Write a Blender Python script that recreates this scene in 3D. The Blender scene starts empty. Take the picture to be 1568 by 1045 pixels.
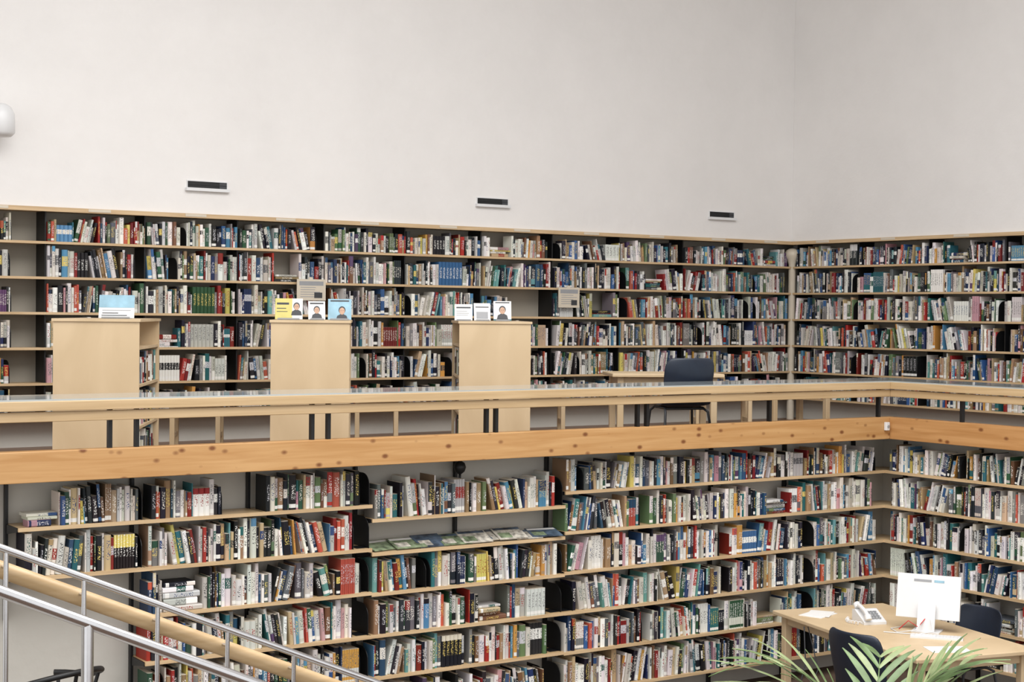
import bpy, math, random
from mathutils import Matrix, Vector
random.seed(23)
ZO = 3.0            # camera eye height above the lower floor
rnd = random.random
uni = random.uniform

def lin(c):
    out = []
    for x in c[:3]:
        x = x/255.0
        out.append(x/12.92 if x <= 0.04045 else ((x+0.055)/1.055)**2.4)
    return (out[0], out[1], out[2], 1.0)

# ------------------------------------------------------------------ materials
def base_mat(name):
    m = bpy.data.materials.new(name); m.use_nodes = True
    nt = m.node_tree; b = nt.nodes['Principled BSDF']
    return m, nt, b

def mat(name, c, rough=0.5, metal=0.0, var=0.06, scale=20.0, bump=0.0, spec=0.5):
    m, nt, b = base_mat(name)
    tc = nt.nodes.new('ShaderNodeTexCoord'); n = nt.nodes.new('ShaderNodeTexNoise')
    n.inputs['Scale'].default_value = scale; n.inputs['Detail'].default_value = 4
    nt.links.new(tc.outputs['Object'], n.inputs['Vector'])
    r = nt.nodes.new('ShaderNodeValToRGB')
    l = lin(c)
    r.color_ramp.elements[0].position = 0.3; r.color_ramp.elements[1].position = 0.7
    r.color_ramp.elements[0].color = tuple(x*(1-var) for x in l[:3])+(1,)
    r.color_ramp.elements[1].color = tuple(min(1, x*(1+var)) for x in l[:3])+(1,)
    nt.links.new(n.outputs['Fac'], r.inputs['Fac'])
    nt.links.new(r.outputs['Color'], b.inputs['Base Color'])
    b.inputs['Roughness'].default_value = rough; b.inputs['Metallic'].default_value = metal
    b.inputs['Specular IOR Level'].default_value = spec
    if bump > 0:
        bp = nt.nodes.new('ShaderNodeBump'); bp.inputs['Strength'].default_value = bump
        bp.inputs['Distance'].default_value = 0.01
        nt.links.new(n.outputs['Fac'], bp.inputs['Height']); nt.links.new(bp.outputs['Normal'], b.inputs['Normal'])
    return m

def wood(name, c1, c2, stretch, rough=0.5, knots=False):
    m, nt, b = base_mat(name)
    tc = nt.nodes.new('ShaderNodeTexCoord'); mp = nt.nodes.new('ShaderNodeMapping')
    mp.inputs['Scale'].default_value = stretch
    nt.links.new(tc.outputs['Object'], mp.inputs['Vector'])
    n = nt.nodes.new('ShaderNodeTexNoise'); n.inputs['Scale'].default_value = 1.0; n.inputs['Detail'].default_value = 6
    n.inputs['Distortion'].default_value = 0.6
    nt.links.new(mp.outputs['Vector'], n.inputs['Vector'])
    r = nt.nodes.new('ShaderNodeValToRGB')
    r.color_ramp.elements[0].position = 0.35; r.color_ramp.elements[1].position = 0.68
    r.color_ramp.elements[0].color = lin(c1); r.color_ramp.elements[1].color = lin(c2)
    nt.links.new(n.outputs['Fac'], r.inputs['Fac'])
    out = r.outputs['Color']
    if knots:
        mp2 = nt.nodes.new('ShaderNodeMapping')
        mp2.inputs['Scale'].default_value = tuple(7 if s < 5 else 11 for s in stretch)
        nt.links.new(tc.outputs['Object'], mp2.inputs['Vector'])
        v = nt.nodes.new('ShaderNodeTexVoronoi'); v.inputs['Scale'].default_value = 1.0
        nt.links.new(mp2.outputs['Vector'], v.inputs['Vector'])
        r2 = nt.nodes.new('ShaderNodeValToRGB')
        r2.color_ramp.elements[0].position = 0.09; r2.color_ramp.elements[1].position = 0.22
        r2.color_ramp.elements[0].color = (1, 1, 1, 1); r2.color_ramp.elements[1].color = (0, 0, 0, 1)
        nt.links.new(v.outputs['Distance'], r2.inputs['Fac'])
        mx = nt.nodes.new('ShaderNodeMix'); mx.data_type = 'RGBA'
        nt.links.new(r2.outputs['Color'], mx.inputs[0])
        nt.links.new(out, mx.inputs[6]); mx.inputs[7].default_value = lin((120, 72, 36))
        out = mx.outputs[2]
    nt.links.new(out, b.inputs['Base Color'])
    b.inputs['Roughness'].default_value = rough
    return m

def book_material():
    m, nt, b = base_mat('book_covers')
    a = nt.nodes.new('ShaderNodeAttribute'); a.attribute_name = 'col'
    t = nt.nodes.new('ShaderNodeAttribute'); t.attribute_name = 'tcol'
    uv = nt.nodes.new('ShaderNodeUVMap'); uv.uv_map = 'UVMap'
    mp = nt.nodes.new('ShaderNodeMapping'); mp.inputs['Scale'].default_value = (110, 150, 1)
    nt.links.new(uv.outputs['UV'], mp.inputs['Vector'])
    n = nt.nodes.new('ShaderNodeTexNoise'); n.inputs['Scale'].default_value = 1; n.inputs['Detail'].default_value = 2
    nt.links.new(mp.outputs['Vector'], n.inputs['Vector'])
    r = nt.nodes.new('ShaderNodeValToRGB')
    r.color_ramp.elements[0].position = 0.52; r.color_ramp.elements[1].position = 0.58
    nt.links.new(n.outputs['Fac'], r.inputs['Fac'])
    mx = nt.nodes.new('ShaderNodeMix'); mx.data_type = 'RGBA'
    nt.links.new(r.outputs['Color'], mx.inputs[0])
    nt.links.new(a.outputs['Color'], mx.inputs[6]); nt.links.new(t.outputs['Color'], mx.inputs[7])
    nt.links.new(mx.outputs[2], b.inputs['Base Color'])
    b.inputs['Roughness'].default_value = 0.45
    b.inputs['Specular IOR Level'].default_value = 0.3
    return m

def wall_mat(name, c):
    m, nt, b = base_mat(name)
    tc = nt.nodes.new('ShaderNodeTexCoord')
    n = nt.nodes.new('ShaderNodeTexNoise'); n.inputs['Scale'].default_value = 1.3; n.inputs['Detail'].default_value = 8
    n.inputs['Roughness'].default_value = 0.65
    nt.links.new(tc.outputs['Object'], n.inputs['Vector'])
    r = nt.nodes.new('ShaderNodeValToRGB'); l = lin(c)
    r.color_ramp.elements[0].position = 0.3; r.color_ramp.elements[1].position = 0.7
    r.color_ramp.elements[0].color = tuple(x*0.96 for x in l[:3])+(1,)
    r.color_ramp.elements[1].color = tuple(x*1.02 for x in l[:3])+(1,)
    nt.links.new(n.outputs['Fac'], r.inputs['Fac']); nt.links.new(r.outputs['Color'], b.inputs['Base Color'])
    n2 = nt.nodes.new('ShaderNodeTexNoise'); n2.inputs['Scale'].default_value = 7; n2.inputs['Detail'].default_value = 6
    nt.links.new(tc.outputs['Object'], n2.inputs['Vector'])
    bp = nt.nodes.new('ShaderNodeBump'); bp.inputs['Strength'].default_value = 0.35; bp.inputs['Distance'].default_value = 0.02
    nt.links.new(n2.outputs['Fac'], bp.inputs['Height']); nt.links.new(bp.outputs['Normal'], b.inputs['Normal'])
    b.inputs['Roughness'].default_value = 0.85; b.inputs['Specular IOR Level'].default_value = 0.2
    return m

M_BOOK = book_material()
M_WALL = wall_mat('white_plaster', (231, 229, 227))
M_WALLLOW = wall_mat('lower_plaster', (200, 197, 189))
M_EDGE = wood('birch_edge', (190, 161, 122), (210, 183, 144), (2, 2, 40))
M_BACK = mat('shelf_back_grey', (158, 153, 142), 0.8, var=0.03, scale=3)
M_BLACK = mat('black_metal', (24, 25, 27), 0.45, 0.2)
M_BIRCH = wood('birch_panel', (198, 174, 138), (212, 189, 154), (3, 3, 1.2), 0.45)
M_BIRCHX = wood('birch_rail', (182, 154, 114), (200, 173, 134), (1.2, 1.2, 30), 0.35)
M_PINEX = wood('pine_beam_x', (180, 134, 82), (198, 156, 105), (1.5, 20, 26), 0.45, True)
M_PINEY = wood('pine_beam_y', (174, 125, 74), (194, 147, 96), (20, 1.5, 26), 0.45, True)
M_GLASS = mat('glass_topped_ledge', (160, 168, 170), 0.05, var=0.02, spec=1.0)
M_FLOORU = wood('parquet_upper', (104, 72, 50), (130, 94, 70), (1.5, 12, 1), 0.35)
M_CARPET = mat('brown_floor', (88, 70, 58), 0.8, var=0.15, scale=60)
M_STEEL = mat('brushed_steel', (205, 205, 207), 0.2, 1.0, var=0.03)
M_WHITE = mat('white_plastic', (220, 221, 222), 0.35, var=0.01)
M_PAPER = mat('paper_white', (228, 228, 226), 0.7, var=0.02)
M_GREY = mat('grey_plastic', (150, 152, 155), 0.4, var=0.03)
M_DARKGREY = mat('dark_grey', (56, 58, 62), 0.5, var=0.05)
M_NAVY = mat('navy_shell', (28, 37, 52), 0.42, var=0.08)
M_CONC = mat('concrete', (150, 146, 140), 0.8, var=0.08, scale=12)
M_LABEL = mat('label_plate', (208, 198, 180), 0.4, var=0.02)
M_RED = mat('red_plastic', (190, 40, 38), 0.4)
M_YEL = mat('cover_yellow', (204, 192, 112), 0.5)
M_SKY = mat('cover_blue', (146, 184, 202), 0.5, var=0.25, scale=8)
M_TEAL = mat('cover_teal', (70, 120, 130), 0.5, var=0.4, scale=14)
M_MAG1 = mat('magazine_green', (112, 126, 100), 0.35, var=0.7, scale=22)
M_MAG2 = mat('magazine_stone', (172, 168, 158), 0.35, var=0.6, scale=25)
M_MAG3 = mat('magazine_dusk', (70, 84, 100), 0.35, var=0.7, scale=18)
M_SKIN = mat('cover_portrait', (190, 154, 130), 0.6, var=0.12, scale=30)
M_LEAF = mat('leaf_green', (98, 122, 76), 0.4, var=0.3, scale=9)
M_LEAF2 = mat('leaf_pale', (140, 154, 110), 0.4, var=0.25, scale=9)
M_POT = mat('terracotta_dark', (96, 80, 70), 0.6)
M_SOIL = mat('soil', (50, 38, 30), 0.9, var=0.3, scale=80)

# ------------------------------------------------------------------ mesh builder
class MB:
    def __init__(s): s.v = []; s.f = []; s.m = []; s.s = []
    def add(s, vs, fs, m=0, M=None, smooth=False):
        o = len(s.v)
        for p in vs:
            p = Vector(p)
            if M is not None: p = M @ p
            s.v.append(tuple(p))
        for f in fs:
            s.f.append(tuple(i+o for i in f)); s.m.append(m); s.s.append(smooth)
    def box(s, x0, x1, y0, y1, z0, z1, m=0, M=None):
        vs = [(x0,y0,z0),(x1,y0,z0),(x1,y1,z0),(x0,y1,z0),(x0,y0,z1),(x1,y0,z1),(x1,y1,z1),(x0,y1,z1)]
        fs = [(0,3,2,1),(4,5,6,7),(0,1,5,4),(1,2,6,5),(2,3,7,6),(3,0,4,7)]
        s.add(vs, fs, m, M)
    def tube(s, pts, r, m=0, seg=12, M=None, radii=None):
        pts = [Vector(p) for p in pts]; n = len(pts); vs = []; fs = []
        prev = None
        for i, p in enumerate(pts):
            if i == 0: d = pts[1]-pts[0]
            elif i == n-1: d = pts[-1]-pts[-2]
            else: d = (pts[i+1]-pts[i]).normalized()+(pts[i]-pts[i-1]).normalized()
            d.normalize()
            if prev is None:
                a = Vector((0,0,1)) if abs(d.z) < 0.9 else Vector((1,0,0))
                x = d.cross(a).normalized()
            else:
                x = (prev - d*prev.dot(d)).normalized()
            prev = x; y = d.cross(x)
            rr = radii[i] if radii else r
            for k in range(seg):
                t = 2*math.pi*k/seg
                vs.append(p + x*(rr*math.cos(t)) + y*(rr*math.sin(t)))
        for i in range(n-1):
            for k in range(seg):
                k2 = (k+1) % seg
                fs.append((i*seg+k, i*seg+k2, (i+1)*seg+k2, (i+1)*seg+k))
        s.add(vs, fs, m, M, True)
        s.add([vs[k] for k in range(seg)], [tuple(range(seg))], m, M)
        s.add([vs[(n-1)*seg+k] for k in range(seg)], [tuple(range(seg))], m, M)
    def lathe(s, prof, m=0, seg=24, M=None):
        vs = []; fs = []
        for (r, z) in prof:
            for k in range(seg):
                t = 2*math.pi*k/seg; vs.append((r*math.cos(t), r*math.sin(t), z))
        for i in range(len(prof)-1):
            for k in range(seg):
                k2 = (k+1) % seg
                fs.append((i*seg+k, i*seg+k2, (i+1)*seg+k2, (i+1)*seg+k))
        s.add(vs, fs, m, M, True)
    def prism(s, poly, axis_pts, m=0, M=None):
        n = len(poly)
        vs = [axis_pts(p, 0) for p in poly] + [axis_pts(p, 1) for p in poly]
        fs = [tuple(range(n)), tuple(range(2*n-1, n-1, -1))]
        for i in range(n):
            j = (i+1) % n; fs.append((i, i+n, j+n, j))
        s.add(vs, fs, m, M)
    def build(s, name, mats, loc=None, rotz=0.0, parent=None, bevel=0.0, sub=0, solid=0.0):
        me = bpy.data.meshes.new(name)
        off = ZO if loc is None and parent is None else 0.0
        me.from_pydata([(x, y, z+off) for x, y, z in s.v], [], s.f)
        for mm in mats: me.materials.append(mm)
        me.polygons.foreach_set('material_index', s.m)
        me.polygons.foreach_set('use_smooth', s.s)
        me.update()
        ob = bpy.data.objects.new(name, me); bpy.context.collection.objects.link(ob)
        if parent: ob.parent = parent
        if loc is not None:
            ob.location = (loc[0], loc[1], loc[2] + (0 if parent else ZO)); ob.rotation_euler[2] = rotz
        if solid:
            md = ob.modifiers.new('solid', 'SOLIDIFY'); md.thickness = solid; md.offset = 0
        if sub:
            md = ob.modifiers.new('sub', 'SUBSURF'); md.levels = sub; md.render_levels = sub
        if bevel:
            md = ob.modifiers.new('bevel', 'BEVEL'); md.width = bevel; md.segments = 2; md.limit_method = 'ANGLE'
        return ob

def empty(name, loc=(0, 0, 0), rotz=0.0):
    e = bpy.data.objects.new(name, None); e.location = (loc[0], loc[1], loc[2]+ZO); e.rotation_euler[2] = rotz
    e.empty_display_size = 0.2
    bpy.context.collection.objects.link(e); return e

# ------------------------------------------------------------------ books
PAL = [((224,222,216),16),((212,206,194),10),((234,232,228),15),((198,196,192),8),
       ((26,26,30),8),((44,44,48),6),((24,28,40),5.5),((40,56,92),3.6),((56,92,142),3.2),((86,138,170),2.8),((46,76,106),3),
       ((46,104,110),2.8),((100,150,148),2.4),((164,50,44),3.8),((130,38,36),3.2),((190,90,70),2.6),
       ((116,84,62),3.5),((156,128,98),4),((190,166,132),4),((50,84,62),3),((100,122,86),2.2),
       ((204,150,76),1.8),((214,196,106),1.7),((122,121,120),4),((90,94,100),4),((198,152,160),1.2),((88,66,98),.8)]
PC = [p[0] for p in PAL]; PW = [p[1] for p in PAL]
def pick():
    c = random.choices(PC, PW)[0]; k = uni(0.85, 1.06)
    return tuple(min(250, max(5, x*k+uni(-5, 5))) for x in c)
def contrast(c):
    l = sum(c)/3
    if l > 140: return random.choice([(30,30,35),(150,46,40),(40,64,110),(70,70,70),(90,90,94),(44,90,82)])
    return random.choice([(235,235,230),(218,196,110),(230,225,215),(200,200,205)])
PAGE = lin((216, 207, 190))

class Books:
    def __init__(s): s.v = []; s.f = []; s.c = []; s.t = []; s.uv = []
    def book(s, M, ou, ow, et, eh, t, h, d, v0, style):
        lv, cols, tx = style
        base = len(s.v)
        prof = [(0, 0.22*t), (0.2*t, 0), (0.8*t, 0), (t, 0.22*t)]
        def P(a, b, c):
            return tuple(M @ Vector((ou + a*et[0] + c*eh[0], v0 + b, ow + a*et[1] + c*eh[1])))
        for l in lv:
            for (a, b) in prof: s.v.append(P(a, b, l*h))
        for (a, c) in ((0,0),(t,0),(0,h),(t,h)): s.v.append(P(a, d, c))
        n = len(lv); B = base+4*n
        ru, rv = rnd()*50, rnd()*50
        for i in range(n-1):
            for k in range(3):
                a = base+i*4+k; s.f.append((a, a+1, a+5, a+4))
                s.c.append(cols[i]); s.t.append(tx[i] if k == 1 else cols[i])
                s.uv += [(ru, rv+lv[i]*h), (ru+t*.6, rv+lv[i]*h), (ru+t*.6, rv+lv[i+1]*h), (ru, rv+lv[i+1]*h)]
        top = base+4*(n-1)
        side = cols[2]
        def pf(idx, c):
            s.f.append(idx); s.c.append(c); s.t.append(c); s.uv.extend([(0, 0)]*len(idx))
        pf((B, base, top, B+2), side)
        pf((base+3, B+1, B+3, top+3), side)
        pf((B+1, B, B+2, B+3), PAGE)
        pf((top, top+1, top+2, top+3, B+3, B+2), PAGE)
        pf((base+3, base+2, base+1, base, B, B+1), side)
    def build(s, name, parent=None, off=0.0):
        me = bpy.data.meshes.new(name)
        me.from_pydata([(x, y, z+off) for x, y, z in s.v], [], s.f)
        a = me.attributes.new('col', 'FLOAT_COLOR', 'FACE'); a.data.foreach_set('color', [x for c in s.c for x in c])
        a = me.attributes.new('tcol', 'FLOAT_COLOR', 'FACE'); a.data.foreach_set('color', [x for c in s.t for x in c])
        u = me.uv_layers.new(name='UVMap'); u.data.foreach_set('uv', [x for c in s.uv for x in c])
        me.materials.append(M_BOOK); me.update()
        ob = bpy.data.objects.new(name, me); bpy.context.collection.objects.link(ob)
        if parent: ob.parent = parent
        return ob

def mkstyle(c=None):
    c = c or pick(); k = contrast(c)
    C = lin(c); K = lin(k); W = lin((228, 228, 224))
    r = rnd()
    stick = W if rnd() < 0.33 else C
    if r < 0.62:
        lv = [0, .06, .17, .3, uni(.7, .9), 1]; cols = [C, stick, C, C, C]; tx = [C, stick, C, K, C]
    elif r < 0.78:
        c2 = lin(pick()); lv = [0, .06, .17, .35, uni(.6, .85), 1]; cols = [C, stick, C, C, c2]; tx = [C, stick, C, K, K if rnd() < .5 else c2]
    elif r < 0.9:
        lv = [0, .07, .18, uni(.4, .55), uni(.68, .82), 1]; cols = [C, stick, C, K, C]; tx = [C, stick, C, C, C]
    else:
        c2 = lin(pick()); lv = [0, .05, .15, .4, .9, 1]; cols = [c2, stick, c2, C, C]; tx = [c2, stick, c2, K, C]
    return lv, cols, tx

def bookend(F, M, u, w, h=0.19, m=0):
    poly = [(0.02, 0), (0.24, 0), (0.24, h), (0.11, h)]
    for k in range(1, 6):
        t = math.pi/2*k/6
        poly.append((0.11-0.09*math.sin(t), h-0.09*(1-math.cos(t))))
    F.prism(poly, lambda p, sd: (u+0.004*sd, p[0], w+p[1]), m, M)
    F.box(u-0.08, u, 0.04, 0.16, w, w+0.0015, m, M)

def fill(B, F, M, u0, u1, w, gap=0.28, ff=1.0, bm=2, hm=None, start=0.0, tmean=0.0245, dmax=0.2):
    end = u0+(u1-u0)*ff
    hm = hm or uni(.200, .232)*gap/.28
    hcap = gap-0.010
    u = u0+0.002+start
    if start > 0.04: bookend(F, M, u-0.005, w, hm*0.95, bm)
    def dims(th=None):
        h = min(hcap, max(.14, random.gauss(hm, .026)))
        t = th or min(.058, max(.008, random.gauss(tmean, .011)))
        d = min(dmax, h*uni(.66, .78))
        return t, h, d, uni(.006, .036)
    while u < end-0.012:
        r = rnd()
        if r < 0.008 and end-u > 0.3:
            z = 0; k = random.randint(2, 6); mw = 0
            for i in range(k):
                t, h, d, v0 = dims()
                if z+t > hcap*.8: break
                s = uni(0, .02)
                B.book(M, u+s, w+z, (0, 1), (1, 0), t, h, d, v0+uni(0, .02), mkstyle())
                z += t; mw = max(mw, h+s)
            u += mw+.004; continue
        if r < 0.066 and end-u > 0.22:
            th = uni(.05, .25); k = random.randint(3, 10)
            if rnd() < .6:
                t, h, d, v0 = dims(); u += h*math.sin(th)
                for i in range(k):
                    if u+t > end: break
                    B.book(M, u, w, (math.cos(th), math.sin(th)), (-math.sin(th), math.cos(th)), t, h*.99, d, v0, mkstyle())
                    u += t/math.cos(th); t, h, d, v0 = dims()
            else:
                h = .2
                for i in range(k):
                    t, h, d, v0 = dims()
                    if u+t+h*math.sin(th) > end: break
                    B.book(M, u, w+t*math.sin(th), (math.cos(th), -math.sin(th)), (math.sin(th), math.cos(th)), t, h*.97, d, v0, mkstyle())
                    u += t/math.cos(th)
                u += h*math.sin(th)
            continue
        if r < 0.074 and end-u > 0.3:
            u += uni(.03, .1); bookend(F, M, u-.006, w, hm*.9, bm); continue
        if r < 0.094:
            t, h, d, v0 = dims(); c = pick(); st = mkstyle(c)
            for i in range(random.randint(2, 7)):
                if u+t > end: break
                B.book(M, u, w, (1, 0), (0, 1), t, h, d, v0+uni(0, .004), st); u += t+.0006
            continue
        t, h, d, v0 = dims()
        if u+t > end:
            if end-u > .01: t = end-u-.001
            else: break
        B.book(M, u, w, (1, 0), (0, 1), t, h, d, v0, mkstyle()); u += t+uni(.0002, .0010)
    if end < u1-0.03: bookend(F, M, max(u, end-.02)+.003, w, hm*.95, bm)

ID = Matrix.Identity(4)
# ------------------------------------------------------------------ room shell
YU, XU = 13.5, 13.1          # front planes of upper shelving
YL, XL = 9.44, 10.28         # front planes of lower shelving
ZT = 0.862                   # top of the upper shelving
FU, FL = -1.2, -3.0
HC = 5.2

w = MB(); w.box(-1, XU+.45, YU, YU+.45, ZT, HC); w.box(-1, XU+.45, YU+.3, YU+.45, FU-.3, ZT)
w.build('wall_back', [M_WALL])
w = MB(); w.box(XU, XU+.45, -1, YU-.001, ZT, HC); w.box(XU+.3, XU+.45, -1, YU+.299, FU-.3, ZT)
w.build('wall_right', [M_WALL])
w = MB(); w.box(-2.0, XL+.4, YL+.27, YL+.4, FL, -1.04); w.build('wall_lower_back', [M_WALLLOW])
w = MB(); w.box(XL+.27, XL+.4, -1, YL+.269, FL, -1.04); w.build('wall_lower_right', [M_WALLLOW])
w = MB(); w.box(-2.0, XL+.27, -2, YL+.27, FL-.15, FL); w.build('floor', [M_CARPET])
w = MB(); w.box(-2.0, XU+.3, YL+.401, YU+.3, FU-.15, FU); w.box(XL+.401, XU+.3, -1, YL+.4, FU-.15, FU)
w.build('floor_upper', [M_FLOORU])
w = MB(); w.box(-2.0, XU+.45, -1, YU+.45, HC, HC+.2)
w.build('ceiling', [M_WALL])

# air vents in the wall
for (xa, xb) in ((5.63, 6.01), (8.73, 9.10), (11.82, 12.18)):
    v = MB(); z0, z1 = -.03, .03; hw = (xb-xa)/2; t = .008
    v.box(-hw-t, hw+t, -.01, 0, z1, z1+t, 0); v.box(-hw-t*2.5, hw+t*2.5, -.04, 0, z0-.028, z0, 0)
    v.box(-hw-t, -hw, -.01, 0, z0, z1, 0); v.box(hw, hw+t, -.01, 0, z0, z1, 0)
    v.box(-hw, hw, -.002, 0, z0, z1, 1)
    v.box(hw*.62, hw, -.006, -.002, z0, z1, 2); v.box(-hw, hw, -.007, -.002, -.003, .003, 1)
    v.build('wall_air_vent', [M_WHITE, M_BLACK, M_DARKGREY], loc=((xa+xb)/2, YU, 1.13))
# wall lamp at left edge
l = MB()
l.lathe([(0.0, .14), (.06, .137), (.10, .11), (.125, .06), (.13, 0), (.13, -.10), (.10, -.13), (0, -.135)], 0, 28)
l.box(-.04, .04, 0, .2, -.05, .05, 0)
l.build('wall_lamp', [M_WHITE], loc=(3.89, YU-.2, 1.55))

# ------------------------------------------------------------------ upper bookcases
def upper_case(name, M, u_start, u_end, bays, fills=None, corner=False):
    root = empty(name)
    root.location = (0, 0, 0)
    T = Matrix.Translation((0, 0, ZO)) @ M
    F = MB(); B = Books()
    zs = [0.572-0.303*k for k in range(6)]
    for z in zs:
        F.box(u_start, u_end, 0, .29, z-.018, z, 1, T)
        F.box(u_start, u_end, -.004, 0, z-.020, z+.002, 0, T)
    F.box(u_start, u_end, .285, .299, FU, ZT, 3, T)
    F.box(u_start, u_end, .0, .285, .835, ZT-.001, 1, T)
    F.box(u_start, u_end, -.035, 0, .828, ZT+.004, 0, T)
    F.box(u_start, u_end, .20, .22, FU, zs[-1]-.018, 5, T)
    for i, (a, b) in enumerate(bays):
        F.box(a-.006, a+.006, .05, .285, -.94, .835, 2, T)
        c = (a+b)/2
        F.box(c-.1, c+.1, -.04, -.035, .838, .862, 4, T)
        for k, z in enumerate(zs):
            ff = 1.0 if rnd() < .6 else uni(.88, .98)
            stt = 0 if rnd() < .85 else uni(.03, .1)
            if fills and (i, k) in fills: ff = fills[(i, k)]
            if ff > 0: fill(B, F, T, a+.007, b-.007, z, .245 if k == 0 else .28, ff, 2, start=stt, tmean=.026)
    F.build('shelf_frame', [M_EDGE, M_BIRCHX, M_BLACK, M_BACK, M_LABEL, M_WALLLOW], loc=(0, 0, 0), parent=root)
    B.build('books', root)
    if corner:   # slim round-topped corner post between the two runs
        C = MB()
        C.lathe([(.042, FU), (.042, .60), (.06, .66), (.085, .70), (.085, .735), (.07, .765), (.035, .785), (0, .79)], 0, 24, Matrix.Translation((XU+.02, YU+.02, ZO)))
        C.build('corner_post', [M_LABEL], loc=(0, 0, 0), parent=root)
    return root
MAIN = Matrix.Translation((0, YU, 0))
bays = []
u = 4.365-.89*2
while u < 13.0:
    bays.append((u, min(u+.89, XU-.03))); u += .89
fl = {}
for k in range(6): fl[(1, k)] = .66
fl[(7, 2)] = .35
upper_case('wall_bookcase', MAIN, bays[0][0], XU+.29, bays, fl, True)
RT = Matrix(((0, 1, 0, XU), (-1, 0, 0, YU), (0, 0, 1, 0), (0, 0, 0, 1)))   # u -> -y, v -> +x
bays = [(0.04, 1.0), (1.0, 2.0), (2.0, 3.0), (3.0, 4.0), (4.0, 5.0)]
upper_case('wall_bookcase', RT, 0.0, 5.0, bays)

# small sign plates hung on shelf fronts
def sign(x, z, wd=.26, ht=.2):
    s = MB(); s.box(-wd/2, wd/2, -.02, -.012, -ht/2, ht/2, 0)
    s.box(-wd*.42, wd*.42, -.0205, -.02, ht*.2, ht*.4, 2)
    for i in range(5):
        s.box(-wd*.38, wd*.38*uni(.2, 1), -.0208, -.02, ht*.1-i*.022, ht*.1-i*.022+.006, 2)
    s.box(wd*.1, wd*.38, -.0212, -.0206, -ht*.38, -ht*.12, 1)
    s.box(-.02, .02, -.012, .0, ht/2-.03, ht/2+.02, 0)
    s.build('shelf_sign', [M_LABEL, M_DARKGREY, M_GREY], loc=(x, YU-.04, z))
sign(9.85, .17, .27, .21); sign(6.85, .2, .3, .2)

# ------------------------------------------------------------------ lower bookcases
def lower_case():
    root = empty('lower_wall_bookcase'); root.location = (0, 0, 0)
    T = Matrix.Translation((0, YL, ZO)); F = MB(); B = Books()
    base = [-1.31-.297*k for k in range(6)]
    zB = [-1.41, -1.64, -1.915, -2.2, -2.49, -2.79]
    def boards(a, b, zs, light=True):
        for z in zs:
            F.box(a, b, 0, .26, z-.02, z, 1, T)
            F.box(a, b, -.004, 0, z-.022, z+.002, 0, T)
    def brackets(x, zs):
        for z in zs:
            F.prism([(0.01, 0), (.25, 0), (.25, -.06), (.2, -.055), (0.01, -.024)], lambda p, sd: (x-.004+.008*sd, p[0], z+p[1]), 2, T)
    boards(2.886, 3.68, base[:2]); boards(3.68, 5.285, base)
    boards(5.285, 6.905, zB); boards(6.905, XL+.26, base)
    for x, zs in ((2.886, base[:2]), (3.68, base), (4.48, base), (5.285, zB), (6.1, zB), (6.905, base), (7.72, base), (8.53, base), (9.34, base), (10.15, base)):
        brackets(x, zs)
        F.box(x-.009, x+.009, .225, .262, (FL if len(zs) > 2 else -1.9), -1.07, 2, T)
    def endplate(x, zs, h=.2):
        for z in zs: bookend(F, T, x, z, h, 2)
    endplate(3.66, base[:2]); endplate(5.27, base, .21); endplate(6.89, [z for i, z in enumerate(zB) if i != 1], .2)
    for k in range(6):
        z = base[k]
        if k < 2: fill(B, F, T, 2.93, 3.65, z, .25 if k == 0 else .27, .98, 2)
        if k == 0:
            fill(B, F, T, 3.72, 4.46, z, .245, .64, 2); fill(B, F, T, 4.5, 5.26, z, .245, .92, 2, hm=.22)
        else:
            fill(B, F, T, 3.70, 4.46, z, .27, 1.0, 2, hm=.22); fill(B, F, T, 4.46, 5.26, z, .27, uni(.84, .98), 2)
        z = zB[k]
        if k != 1:
            g = .3 if k == 0 else .255
            fill(B, F, T, 5.31, 6.08, z, g, uni(.95, 1), 2, hm=.212); fill(B, F, T, 6.09, 6.88, z, g, uni(.82, .97), 2, hm=.208)
        z = base[k]
        for i in range(4):
            a = 6.92+i*.81; b = a+.808
            if i == 3: b = XL-.05
            ff = 1 if rnd() < .65 else uni(.84, .96); st = 0
            if i == 3 and k == 1: ff = .9
            if i == 3 and k >= 2: st = .12
            if i == 0 and k == 3: st = .08
            fill(B, F, T, a, b, z, .245 if k == 0 else .27, ff, 2, start=st)
    # magazines displayed lying on the second shelf of the middle unit
    x = 5.32
    while x < 6.68:
        wd = uni(.2, .27)
        z = zB[1]+uni(.002, .012); tl = uni(.2, .42); rz = uni(-.2, .2)
        R = T @ Matrix.Translation((x, .02, z)) @ Matrix.Rotation(rz, 4, 'Z') @ Matrix.Rotation(tl, 4, 'X')
        F.box(0, wd, 0, .17, 0, .006, random.choice([3, 4, 5, 3, 4]), R)
        F.box(.01, wd-.01, .13, .16, .006, .0068, random.choice([6, 5]), R)
        F.box(.02, wd*.5, .02, .09, .006, .0068, random.choice([4, 5, 3]), R)
        x += wd*uni(.6, .85)
    # dark ornament on a stand on the first shelf of the middle unit
    F.lathe([(0, 0), (.025, 0), (.03, .01), (.01, .02), (.01, .05), (.035, .07), (.045, .1), (.035, .13), (.012, .145), (0, .146)], 2, 16, T @ Matrix.Translation((6.06, .12, -1.2)))
    F.box(6.03, 6.09, .09, .15, -1.41, -1.2, 2, T)
    F.build('shelf_frame', [M_EDGE, M_BIRCHX, M_BLACK, M_MAG1, M_MAG2, M_MAG3, M_PAPER], loc=(0, 0, 0), parent=root)
    B.build('books', root)
lower_case()
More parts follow.
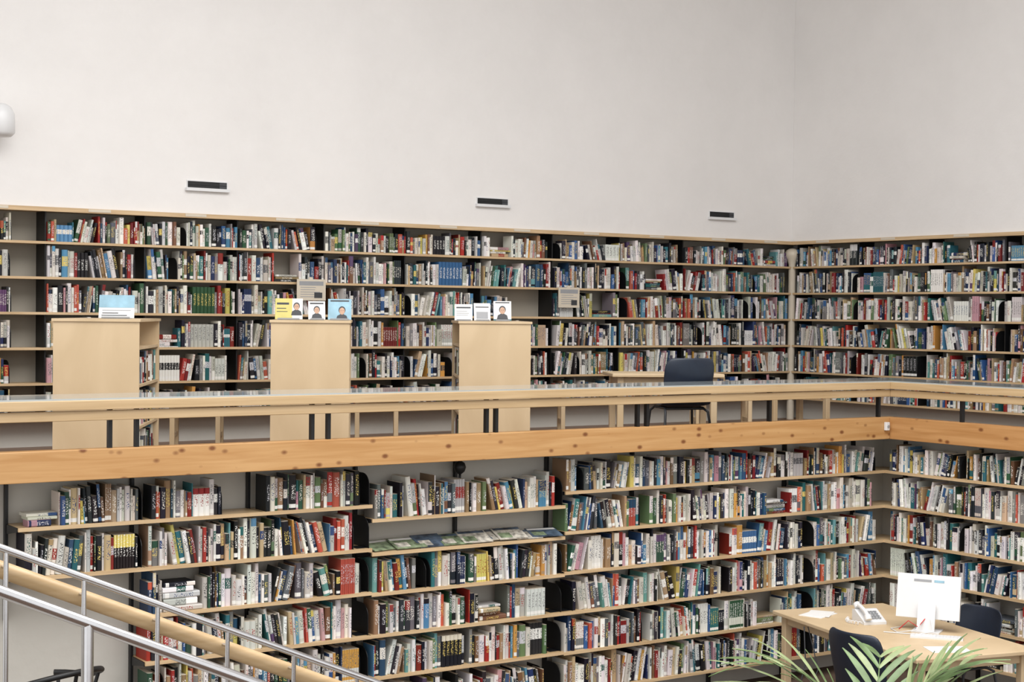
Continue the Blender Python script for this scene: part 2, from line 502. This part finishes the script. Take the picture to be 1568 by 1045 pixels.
def lower_right():
    root = empty('lower_wall_bookcase'); root.location = (0, 0, 0)
    T = Matrix.Translation((0, 0, ZO)) @ Matrix(((0, 1, 0, XL), (-1, 0, 0, YL), (0, 0, 1, 0), (0, 0, 0, 1)))
    F = MB(); B = Books()
    for k in range(6):
        z = -1.31-.297*k
        F.box(0.0, 4.1, 0, .26, z-.02, z, 1, T); F.box(0.0, 4.1, -.004, 0, z-.022, z+.002, 0, T)
        for i in range(5):
            fill(B, F, T, .04+i*.81, .04+i*.81+.808, z, .245 if k == 0 else .27, 1.0 if rnd() < .7 else .93, 2)
    for i in range(6):
        x = .01+i*.81
        F.box(x-.009, x+.009, .225, .262, FL, -1.07, 2, T)
    F.build('shelf_frame', [M_EDGE, M_BIRCHX, M_BLACK], loc=(0, 0, 0), parent=root)
    B.build('books', root)
lower_right()

# ------------------------------------------------------------------ balcony railing
YB, XB = 9.32, 10.20
root = empty('balcony_railing'); root.location = (0, 0, 0)
T = Matrix.Translation((0, 0, ZO))
b = MB()
b.box(-1, XB+.10, YB, YB+.10, -1.03, -.845, 0, T)
b.build('beam_back', [M_PINEX], loc=(0, 0, 0), parent=root, bevel=.004)
b = MB()
b.box(XB, XB+.10, -1, YB-.001, -1.03, -.845, 0, T)
b.build('beam_right', [M_PINEY], loc=(0, 0, 0), parent=root, bevel=.004)
b = MB()
b.box(-1, XB+.48, YB+.1, YL+.39, -1.035, -.97, 0, T); b.box(XB+.1, XL+.39, -1, YB+.1, -1.035, -.97, 0, T)
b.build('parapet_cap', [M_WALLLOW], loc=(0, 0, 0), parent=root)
b = MB()
# lower fascia, upper handrail nose, board carrying the glass top
b.box(-1, XB+.02, YB, YB+.03, -.672, -.612, 0, T); b.box(XB, XB+.03, -1, YB, -.672, -.612, 0, T)
b.box(-1, XB+.035, YB-.02, YB+.03, -.606, -.548, 0, T); b.box(XB-.02, XB+.03, -1, YB-.02, -.606, -.548, 0, T)
b.box(-1, XB+.50, YB+.03, YB+.52, -.60, -.556, 0, T); b.box(XB+.03, XB+.52, -1, YB+.52, -.60, -.556, 0, T)
b.build('handrail_ledge', [M_BIRCHX], loc=(0, 0, 0), parent=root, bevel=.004)
g = MB()
g.box(-1, XB+.52, YB+.0, YB+.53, -.556, -.538, 0, T)
g.box(XB+.0, XB+.53, -1, YB+.0, -.556, -.538, 0, T)
g.build('glass_ledge', [M_GLASS], loc=(0, 0, 0), parent=root)
p = MB()
for x in (3.42, 3.59, 4.79, 4.91, 6.16, 6.24, 7.52, 7.61, 8.87, 10.12, 2.1, 2.2, .9):
    p.box(x-.012, x+.012, YB+.04, YB+.075, -.97, -.60, 0, T)
for y in (8.6, 7.3, 7.2, 5.9, 4.6):
    p.box(XB+.04, XB+.075, y-.012, y+.012, -.97, -.60, 0, T)
p.build('posts', [M_BLACK], loc=(0, 0, 0), parent=root)
d = MB()
d.box(-.02, .02, -.03, 0, -.035, .035, 0); d.tube([(0, -.03, 0), (0, -.036, 0)], .012, 1, 12)
d.build('door_chime_box', [M_WHITE, M_GREY], loc=(XB-.05, YB-.001, -.92), bevel=.004)

# ------------------------------------------------------------------ free-standing bookcases on the balcony
def cabinet(x, y, rot, seed):
    random.seed(seed)
    root = empty('low_double_sided_bookcase', (x, y, FU), rot)
    W, L, H = .60, 1.1, 1.11; hw = W/2
    F = MB(); B = Books()
    F.box(-hw, hw, 0, .022, 0, H, 0); F.box(-hw, hw, L-.022, L, 0, H, 0)
    F.box(-hw-.01, hw+.01, -.012, L+.012, H-.0, H+.02, 0)
    F.box(-.01, .01, .022, L-.022, 0.0, H, 1)
    for z in (.06, .36, .66, .93):
        F.box(-hw+.005, hw-.005, .022, L-.022, z-.02, z, 1)
    F.box(-hw+.03, hw-.03, .022, L-.022, 0, .04, 2)
    MR = Matrix(((0, -1, 0, hw-.01), (1, 0, 0, 0), (0, 0, 1, 0), (0, 0, 0, 1)))
    ML = Matrix(((0, 1, 0, -hw+.01), (-1, 0, 0, L), (0, 0, 1, 0), (0, 0, 0, 1)))
    for z, gp in ((.06, .27), (.36, .27), (.66, .24)):
        fill(B, F, MR, .03, L-.03, z, gp, .97, 2); fill(B, F, ML, .03, L-.03, z, gp, .97, 2)
    F.build('carcass', [M_BIRCH, M_BIRCH, M_BLACK], loc=(0, 0, 0), parent=root, bevel=.002)
    B.build('books', root)
    return root
ROT = -math.radians(29)
cabs = [(3.91, 11.0), (5.58, 10.96), (7.36, 11.08)]
for i, (x, y) in enumerate(cabs): cabinet(x, y, ROT, 40+i)
def on_cab(i, u, v):
    x, y = cabs[i]; c, s = math.cos(ROT), math.sin(ROT)
    return (x+c*u-s*v, y+s*u+c*v, FU+1.132)
def display(i, u, v, wd, ht, parts, tilt=-.25, name='displayed_book', rz=0.0, face=None):
    R = Matrix.Translation((0, 0, .004)) @ Matrix.Rotation(tilt, 4, 'X')
    b = MB(); b.box(-wd/2, wd/2, 0, .010, .0, ht, 0, R)
    for (x0, x1, z0, z1, m) in parts:
        b.box(-wd/2+wd*x0, -wd/2+wd*x1, -.0010-.0002*m, 0, ht*z0, ht*z1, m, R)
    if face:     # printed portrait: shoulders, hair and face
        fx, fz, fs = face; fx = -wd/2+wd*fx; fz = ht*fz
        def blob(cx, cz, rx, rz_, y, m):
            b.prism([(cx+rx*math.cos(a*math.pi/9), cz+rz_*math.sin(a*math.pi/9)) for a in range(18)], lambda p, sd: (p[0], -y*sd, p[1]), m, R)
        b.prism([(fx-fs*1.6, max(.001, fz-fs*2.6)), (fx+fs*1.6, max(.001, fz-fs*2.6)), (fx+fs*1.3, fz-fs*1.4), (fx+fs*.4, fz-fs*.9), (fx-fs*.4, fz-fs*.9), (fx-fs*1.3, fz-fs*1.4)],
                lambda p, sd: (p[0], -.0026*sd, p[1]), 6, R)
        blob(fx, fz+fs*.25, fs*.95, fs*1.1, .0028, 6); blob(fx, fz-fs*.05, fs*.75, fs*1.0, .0032, 5)
        blob(fx-fs*.28, fz+fs*.1, fs*.12, fs*.08, .0036, 6); blob(fx+fs*.28, fz+fs*.1, fs*.12, fs*.08, .0036, 6)
    b.box(-wd*.4, wd*.4, -.03, .09, 0, .004, 1); b.box(-wd*.4, wd*.4, -.03, -.027, 0, .014, 1)
    b.prism([(.0, 0.005), (.09, 0.005), (.06, ht*.7)], lambda p, sd: (-.01+.02*sd, p[0]+.012, p[1]), 1)
    b.build(name, [M_PAPER, M_GREY, M_SKY, M_YEL, M_TEAL, M_SKIN, M_DARKGREY], loc=on_cab(i, u, v), rotz=ROT+rz)
display(0, .12, .12, .25, .17, [(0, 1, .45, 1, 2), (.35, .7, .5, .72, 0), (.08, .8, .1, .13, 6), (.1, .55, .2, .23, 6), (.1, .9, .32, .35, 1)])
display(1, -.17, .10, .21, .165, [(0, .62, 0, 1, 3), (.06, .5, .7, .8, 6), (.06, .4, .5, .54, 6), (.06, .45, .35, .38, 6)], face=(.78, .6, .026))
display(1, .045, .12, .13, .145, [(0, 1, 0, 1, 0), (.1, .9, .84, .92, 6)], rz=.1, face=(.5, .5, .026))
display(1, .22, .10, .18, .165, [(0, 1, 0, 1, 2), (.1, .9, .87, .94, 6), (.1, .6, .76, .81, 0)], face=(.6, .42, .028))
display(2, -.26, .10, .15, .14, [(.1, .9, .75, .83, 6), (.1, .7, .55, .58, 1), (.1, .8, .42, .45, 1), (.1, .75, .3, .33, 1)])
display(2, -.10, .12, .14, .15, [(.15, .85, .1, .5, 1), (.1, .9, .75, .8, 6)], rz=.08)
display(2, .07, .12, .15, .17, [(0, 1, .0, .08, 4), (.1, .9, .9, .95, 6)], face=(.5, .52, .03))
random.seed(5)

# ------------------------------------------------------------------ tables, stools, chairs
def table(name, x, y, z, rot, L, W, H, top=M_BIRCH, leg=M_BIRCH, r=.028):
    t = MB(); t.box(-L/2, L/2, -W/2, W/2, H-.03, H, 0)
    t.box(-L/2+.08, L/2-.08, -W/2+.07, -W/2+.09, H-.1, H-.03, 1); t.box(-L/2+.08, L/2-.08, W/2-.09, W/2-.07, H-.1, H-.03, 1)
    t.box(-L/2+.07, -L/2+.09, -W/2+.08, W/2-.08, H-.1, H-.03, 1); t.box(L/2-.09, L/2-.07, -W/2+.08, W/2-.08, H-.1, H-.03, 1)
    for sx in (-1, 1):
        for sy in (-1, 1):
            cx, cy = sx*(L/2-.08), sy*(W/2-.08)
            t.box(cx-r, cx+r, cy-r, cy+r, 0, H-.03, 1)
    return t.build(name, [top, leg], loc=(x, y, z), rotz=rot, bevel=.006)
def stool(x, y, rot, L=.5):
    t = MB(); t.box(-L/2, L/2, -.18, .18, .42, .45, 0)
    for sx in (-1, 1):
        for sy in (-1, 1):
            cx, cy = sx*(L/2-.04), sy*.14
            t.box(cx-.02, cx+.02, cy-.02, cy+.02, 0, .42, 0)
        t.box(sx*(L/2-.04)-.012, sx*(L/2-.04)+.012, -.12, .12, .15, .19, 0)
    t.box(-L/2+.06, L/2-.06, -.15, -.13, .36, .42, 0)
    t.build('wooden_stool', [M_BIRCH], loc=(x, y, FU), rotz=rot, bevel=.004)
def shell_chair(x, y, z, rot, s=1.0):
    root = empty('shell_chair', (x, y, z), rot); root.scale = (s, s, s)
    prof = [(.22, .435, .19), (.19, .455, .215), (.08, .45, .225), (-.06, .44, .225), (-.16, .445, .22), (-.205, .49, .215),
            (-.225, .57, .215), (-.245, .66, .222), (-.265, .75, .225), (-.28, .82, .215), (-.287, .85, .17)]
    c = MB(); vs = []; fs = []; nx = 9
    for i, (yy, zz, hw) in enumerate(prof):
        for k in range(nx):
            a = -1+2*k/(nx-1); e = a*a
            if i <= 4: vs.append((a*hw, yy, zz+.02*e))
            else: vs.append((a*hw, yy+.06*e, zz))
    for i in range(len(prof)-1):
        for k in range(nx-1):
            q = i*nx+k; fs.append((q, q+1, q+nx+1, q+nx))
    c.add(vs, fs, 0, None, True)
    c.build('seat_shell', [M_NAVY], loc=(0, 0, 0), parent=root, solid=.014, sub=1)
    l = MB()
    for sx in (-1, 1):
        l.tube([(sx*.22, .22, 0), (sx*.19, .17, .40), (sx*.17, .12, .435), (sx*.17, -.1, .43), (sx*.19, -.16, .40), (sx*.23, -.24, 0)], .011, 0, 10)
    l.tube([(-.17, .1, .43), (.17, .1, .43)], .01, 0, 8); l.tube([(-.17, -.1, .425), (.17, -.1, .425)], .01, 0, 8)
    l.build('legs', [M_DARKGREY], loc=(0, 0, 0), parent=root)
    return root
def hoop_chair(x, y, z, rot, s=1.0):
    # light seat with a bent dark hoop that forms arms and back
    root = empty('armchair', (x, y, z), rot); root.scale = (s, s, s)
    c = MB(); c.lathe([(0, .44), (.2, .44), (.225, .45), (.225, .465), (.2, .475), (0, .478)], 0, 28)
    c.build('seat', [M_LABEL], loc=(0, 0, 0), parent=root)
    h = MB(); pts = []
    for k in range(25):
        a = math.radians(-40+260*k/24)
        pts.append((.29*math.cos(a), -.27*math.sin(a), .70+.10*max(0, math.sin(a))))
    h.tube(pts, .014, 0, 10)
    for a in (-35, 20, 90, 160, 215):
        t = math.radians(a); h.tube([(.2*math.cos(t), -.19*math.sin(t), .45), (.29*math.cos(t), -.27*math.sin(t), .70+.10*max(0, math.sin(t)))], .009, 0, 8)
    for a in (45, 135, 225, 315):
        t = math.radians(a); h.tube([(.16*math.cos(t), .16*math.sin(t), .445), (.24*math.cos(t), .24*math.sin(t), 0)], .012, 0, 10)
    h.build('hoop_and_legs', [M_BLACK], loc=(0, 0, 0), parent=root)
table('reading_table', 8.98, 10.85, FU, ROT, .98, .6, .69)
shell_chair(8.60, 10.17, FU, ROT+math.radians(12), 1.0)
stool(5.25, 12.35, ROT, .45); stool(6.92, 12.3, ROT, .42); stool(8.7, 12.5, ROT, .7); stool(10.6, 11.9, ROT, .6)
table('reading_table', 11.6, 12.0, FU, 0, .9, .55, .5)

# lower reading area
TROT = -math.radians(13)
tx, ty = 8.80, 7.93
table('computer_table', tx, ty, FL, TROT, 1.0, 1.85, .74, r=.03)
def on_tab(u, v):
    c, s = math.cos(TROT), math.sin(TROT)
    return (tx+c*u-s*v, ty+s*u+c*v, FL+.74)
q = on_tab(-.66, -.74); shell_chair(q[0], q[1], FL, math.radians(-90), 1.10)
q = on_tab(.60, .08); shell_chair(q[0], q[1], FL, math.radians(88), .98)
hoop_chair(2.86, 8.95, FL, math.radians(20), 1.22)
hoop_chair(2.28, 8.68, FL, math.radians(-15), 1.26)

# desktop computer
root = empty('desktop_computer', on_tab(.15, -.14), math.radians(-60))
root.scale = (.9, .9, .90)
m = MB(); R = Matrix.Translation((0, 0, .1)) @ Matrix.Rotation(math.radians(-12), 4, 'X')
m.box(-.25, .25, -.015, .02, 0, .35, 0, R)
m.box(-.235, .235, .02, .022, .05, .335, 1, R)
m.box(-.12, .02, -.0165, -.015, .29, .31, 2, R); m.box(.04, .12, -.0165, -.015, .29, .31, 3, R); m.box(-.03, .03, -.0165, -.015, .03, .045, 2, R)
m.prism([(-.085, 0), (-.07, 0), (-.03, .16), (-.01, .2), (-.03, .22), (-.05, .16)], lambda p, sd: (-.07+.14*sd, p[0], p[1]+.01), 0)
m.box(-.11, .11, -.10, .08, 0, .012, 0)
m.build('monitor', [M_WHITE, M_BLACK, M_GREY, M_SKY], loc=(0, 0, 0), parent=root, bevel=.006)
k = MB(); KM = Matrix.Translation((.12, -.24, 0)) @ Matrix.Rotation(.15, 4, 'Z')
k.box(-.2, .2, -.06, .06, .0, .014, 0, KM)
for i in range(14):
    for j in range(4): k.box(-.19+i*.027, -.168+i*.027, -.05+j*.026, -.028+j*.026, .014, .018, 0, KM)
k.build('keyboard', [M_WHITE], loc=(0, 0, 0), parent=root)
c = MB()
c.tube([(-.02, -.05, .1), (-.06, -.16, .03), (-.2, -.18, .006), (-.28, -.05, .006), (-.2, .1, .006)], .004, 0, 8)
c.tube([(.03, -.05, .12), (.08, -.16, .03), (-.05, -.20, .006), (-.3, -.22, .006)], .004, 0, 8)
c.tube([(0, -.05, .12), (-.05, -.12, .05), (-.12, -.15, .1), (-.2, -.12, .02)], .004, 1, 8)
c.build('cables', [M_WHITE, M_RED], loc=(0, 0, 0), parent=root)
# desk telephone
t = MB()
t.prism([(-.1, 0), (.1, 0), (.1, .085), (.06, .09), (-.1, .02)], lambda p, sd: (-.09+.18*sd, p[0], p[1]), 0)
for i in range(3):
    for j in range(4): t.box(-.01+i*.026, .01+i*.026, -.07+j*.026, -.052+j*.026, .03+j*.011, .047+j*.011, 1)
t.tube([(-.06, -.1, .06), (-.06, -.06, .09), (-.06, .02, .115), (-.06, .07, .12)], .016, 0, 10)
t.tube([(-.06, -.11, .04), (-.06, -.09, .07)], .026, 0, 12); t.tube([(-.06, .06, .1), (-.06, .09, .125)], .026, 0, 12)
pts = []
for i in range(60):
    a = i*.9; s = i/59
    pts.append((-.12+.012*math.cos(a)-.05*math.sin(s*3.1), -.1+.2*s, .016+.012*math.sin(a)))
t.tube(pts, .003, 0, 6)
t.build('desk_telephone', [M_WHITE, M_GREY], loc=on_tab(-.06, .28), rotz=math.radians(-20), bevel=.004)
pp = MB(); pp.box(-.13, .13, -.095, .095, 0, .004, 0); pp.box(-.1, .14, -.1, .08, .004, .006, 0, Matrix.Rotation(.3, 4, 'Z'))
pp.build('paper_sheets', [M_PAPER], loc=on_tab(-.26, .66), rotz=.3)
pp = MB(); pp.box(-.14, .14, -.1, .1, 0, .003, 0); pp.build('paper_sheets', [M_PAPER], loc=on_tab(-.1, -.72), rotz=-.5)
cb = MB()
cb.tube([(8.42, 8.5, FL+.7+ZO), (8.36, 8.42, FL+.45+ZO), (8.3, 8.44, FL+.2+ZO), (8.36, 8.5, FL+.05+ZO), (8.6, 8.6, FL+.02+ZO)], .005, 0, 6)
cb.tube([(8.44, 8.48, FL+.7+ZO), (8.45, 8.38, FL+.4+ZO), (8.28, 8.36, FL+.15+ZO), (8.5, 8.3, FL+.02+ZO)], .004, 0, 6)
cb.build('hanging_cables', [M_DARKGREY], loc=(0, 0, -ZO))

# ------------------------------------------------------------------ staircase with rails
def zr(x): return -.898-.437*(x-1.766)
root = empty('staircase'); root.location = (0, 0, 0)
s = MB(); x = -1.3; st = .3
Y0, Y1 = 4.9, 6.0
while True:
    z = zr(x+.15)-.92
    if z < FL+.05: break
    s.box(x, x+st+.02, Y0, Y1+.12, max(FL, z-.35), z, 0, T); x += st
s.build('steps', [M_CONC], loc=(0, 0, 0), parent=root)
XE = x
r = MB()
def rail(y, rad, x0, x1, dz=0): r.tube([(x0, y, zr(x0)+dz+ZO), (x1, y, zr(x1)+dz+ZO)], rad, 0, 16)
rail(6.0, .0145, -1.2, XE)
x = 1.79-.3*9
while x < XE:
    zz = zr(x); r.tube([(x, 6.0, max(FL, zz-.93)+ZO), (x, 6.0, zz+ZO)], .0095, 0, 10)
    r.tube([(x, 6.0, zz-.07+ZO), (x, 6.06, zz-.07+ZO)], .006, 0, 8)
    x += .3
def zn(x): return -.885-.455*(x-1.47)
r.tube([(-1.2, 5.0, zn(-1.2)+ZO), (XE, 5.0, zn(XE)+ZO)], .0195, 0, 16)
for x in (.55, 1.755, 2.95, 4.1):
    r.tube([(x, 5.0, max(FL, zn(x)-.95)+ZO), (x, 5.0, zn(x)+ZO)], .019, 0, 16)
r.build('steel_rails', [M_STEEL], loc=(0, 0, 0), parent=root)
h = MB(); h.tube([(-1.2, 6.075, zr(-1.2)-.085+ZO), (XE, 6.075, zr(XE)-.085+ZO)], .033, 0, 20)
h.build('wood_handrail', [M_BIRCHX], loc=(0, 0, 0), parent=root)

# ------------------------------------------------------------------ potted palm
def palm(x, y):
    root = empty('potted_palm', (x, y, FL))
    p = MB(); p.lathe([(0, 0), (.15, 0), (.17, .03), (.2, .32), (.215, .34), (.2, .345), (.185, .32), (0, .31)], 0, 32)
    p.lathe([(0, .312), (.184, .312)], 1, 24)
    p.build('pot', [M_POT, M_SOIL], loc=(0, 0, 0), parent=root)
    f = MB(); random.seed(3)
    # (azimuth deg, droop, length)
    specs = [(150, 1.0, 1.14), (128, .62, 1.0), (-20, .5, .92), (-50, .85, 1.02), (40, .45, .86), (-100, .9, .8), (175, 1.2, .95), (-5, 1.1, .98), (230, 1.0, .8), (-38, .35, .9)]
    for (az, el, L) in specs:
        az = math.radians(az); n = 20
        pts = []; p0 = Vector((.03*math.cos(az), .03*math.sin(az), .31)); ang = math.radians(84)
        q = p0.copy()
        for i in range(n):
            pts.append(q.copy())
            ang -= el*.19*(i/n)*1.5
            q = q + Vector((math.cos(az)*math.cos(ang), math.sin(az)*math.cos(ang), math.sin(ang)))*(L*1.15/n)
        f.tube(pts, .005, 0, 6, None, [.009*(1-i/n)+.002 for i in range(n)])
        side = Vector((-math.sin(az), math.cos(az), 0))
        for i in range(9, n, 2):
            t = (pts[i]-pts[i-1]).normalized(); s = (i-9)/(n-9)
            for sd in (-1, 1):
                ll = L*(.42*math.sin(math.pi*(.3+.55*s))+.06)*uni(.85, 1.1)
                dirv = (side*sd*.62 + t*.95 + Vector((0, 0, uni(.05, .2)))).normalized()
                nrm = dirv.cross(t).normalized(); wv = dirv.cross(nrm).normalized()
                vs = []; m = 7
                for j in range(m):
                    a = j/(m-1); c = pts[i]+dirv*ll*a+Vector((0, 0, -.22*ll*a*a))
                    wdt = .018*math.sin(math.pi*min(.97, .12+.85*a))+.001
                    vs += [c-wv*wdt, c+nrm*.004, c+wv*wdt]
                fs = []
                for j in range(m-1):
                    q0 = j*3; fs += [(q0, q0+1, q0+4, q0+3), (q0+1, q0+2, q0+5, q0+4)]
                f.add(vs, fs, 0 if rnd() < .6 else 1, None, True)
    f.build('fronds', [M_LEAF, M_LEAF2], loc=(0, 0, 0), parent=root)
palm(6.38, 5.90)

# ------------------------------------------------------------------ light
wd = bpy.data.worlds.new('World'); bpy.context.scene.world = wd; wd.use_nodes = True
bg = wd.node_tree.nodes['Background']; bg.inputs['Color'].default_value = (1.0, 0.993, 0.99, 1); bg.inputs['Strength'].default_value = 1.27
def area(name, loc, size, sy, power, rot=(0, 0, 0), col=(1, .99, .98)):
    L = bpy.data.lights.new(name, 'AREA'); L.shape = 'RECTANGLE'; L.size = size; L.size_y = sy; L.energy = power; L.color = col
    o = bpy.data.objects.new(name, L); o.location = (loc[0], loc[1], loc[2]+ZO); o.rotation_euler = rot
    bpy.context.collection.objects.link(o)
area('skylight_panel', (5.0, 5.0, 5.1), 8, 7, 1080)

# ------------------------------------------------------------------ camera
cam = bpy.data.cameras.new('camera'); co = bpy.data.objects.new('camera', cam); bpy.context.collection.objects.link(co)
cam.sensor_width = 36; cam.lens = 2439/1568*36
yaw, pitch, roll = math.radians(34.2), math.radians(1.0), math.radians(0.6)
R = Matrix.Rotation(-yaw, 4, 'Z') @ Matrix.Rotation(math.pi/2-pitch, 4, 'X') @ Matrix.Rotation(roll, 4, 'Z')
co.matrix_world = Matrix.Translation((0, 0, ZO)) @ R
cam.clip_end = 100
bpy.context.scene.camera = co
bpy.context.scene.view_settings.view_transform = 'Standard'
bpy.context.scene.view_settings.look = 'None'
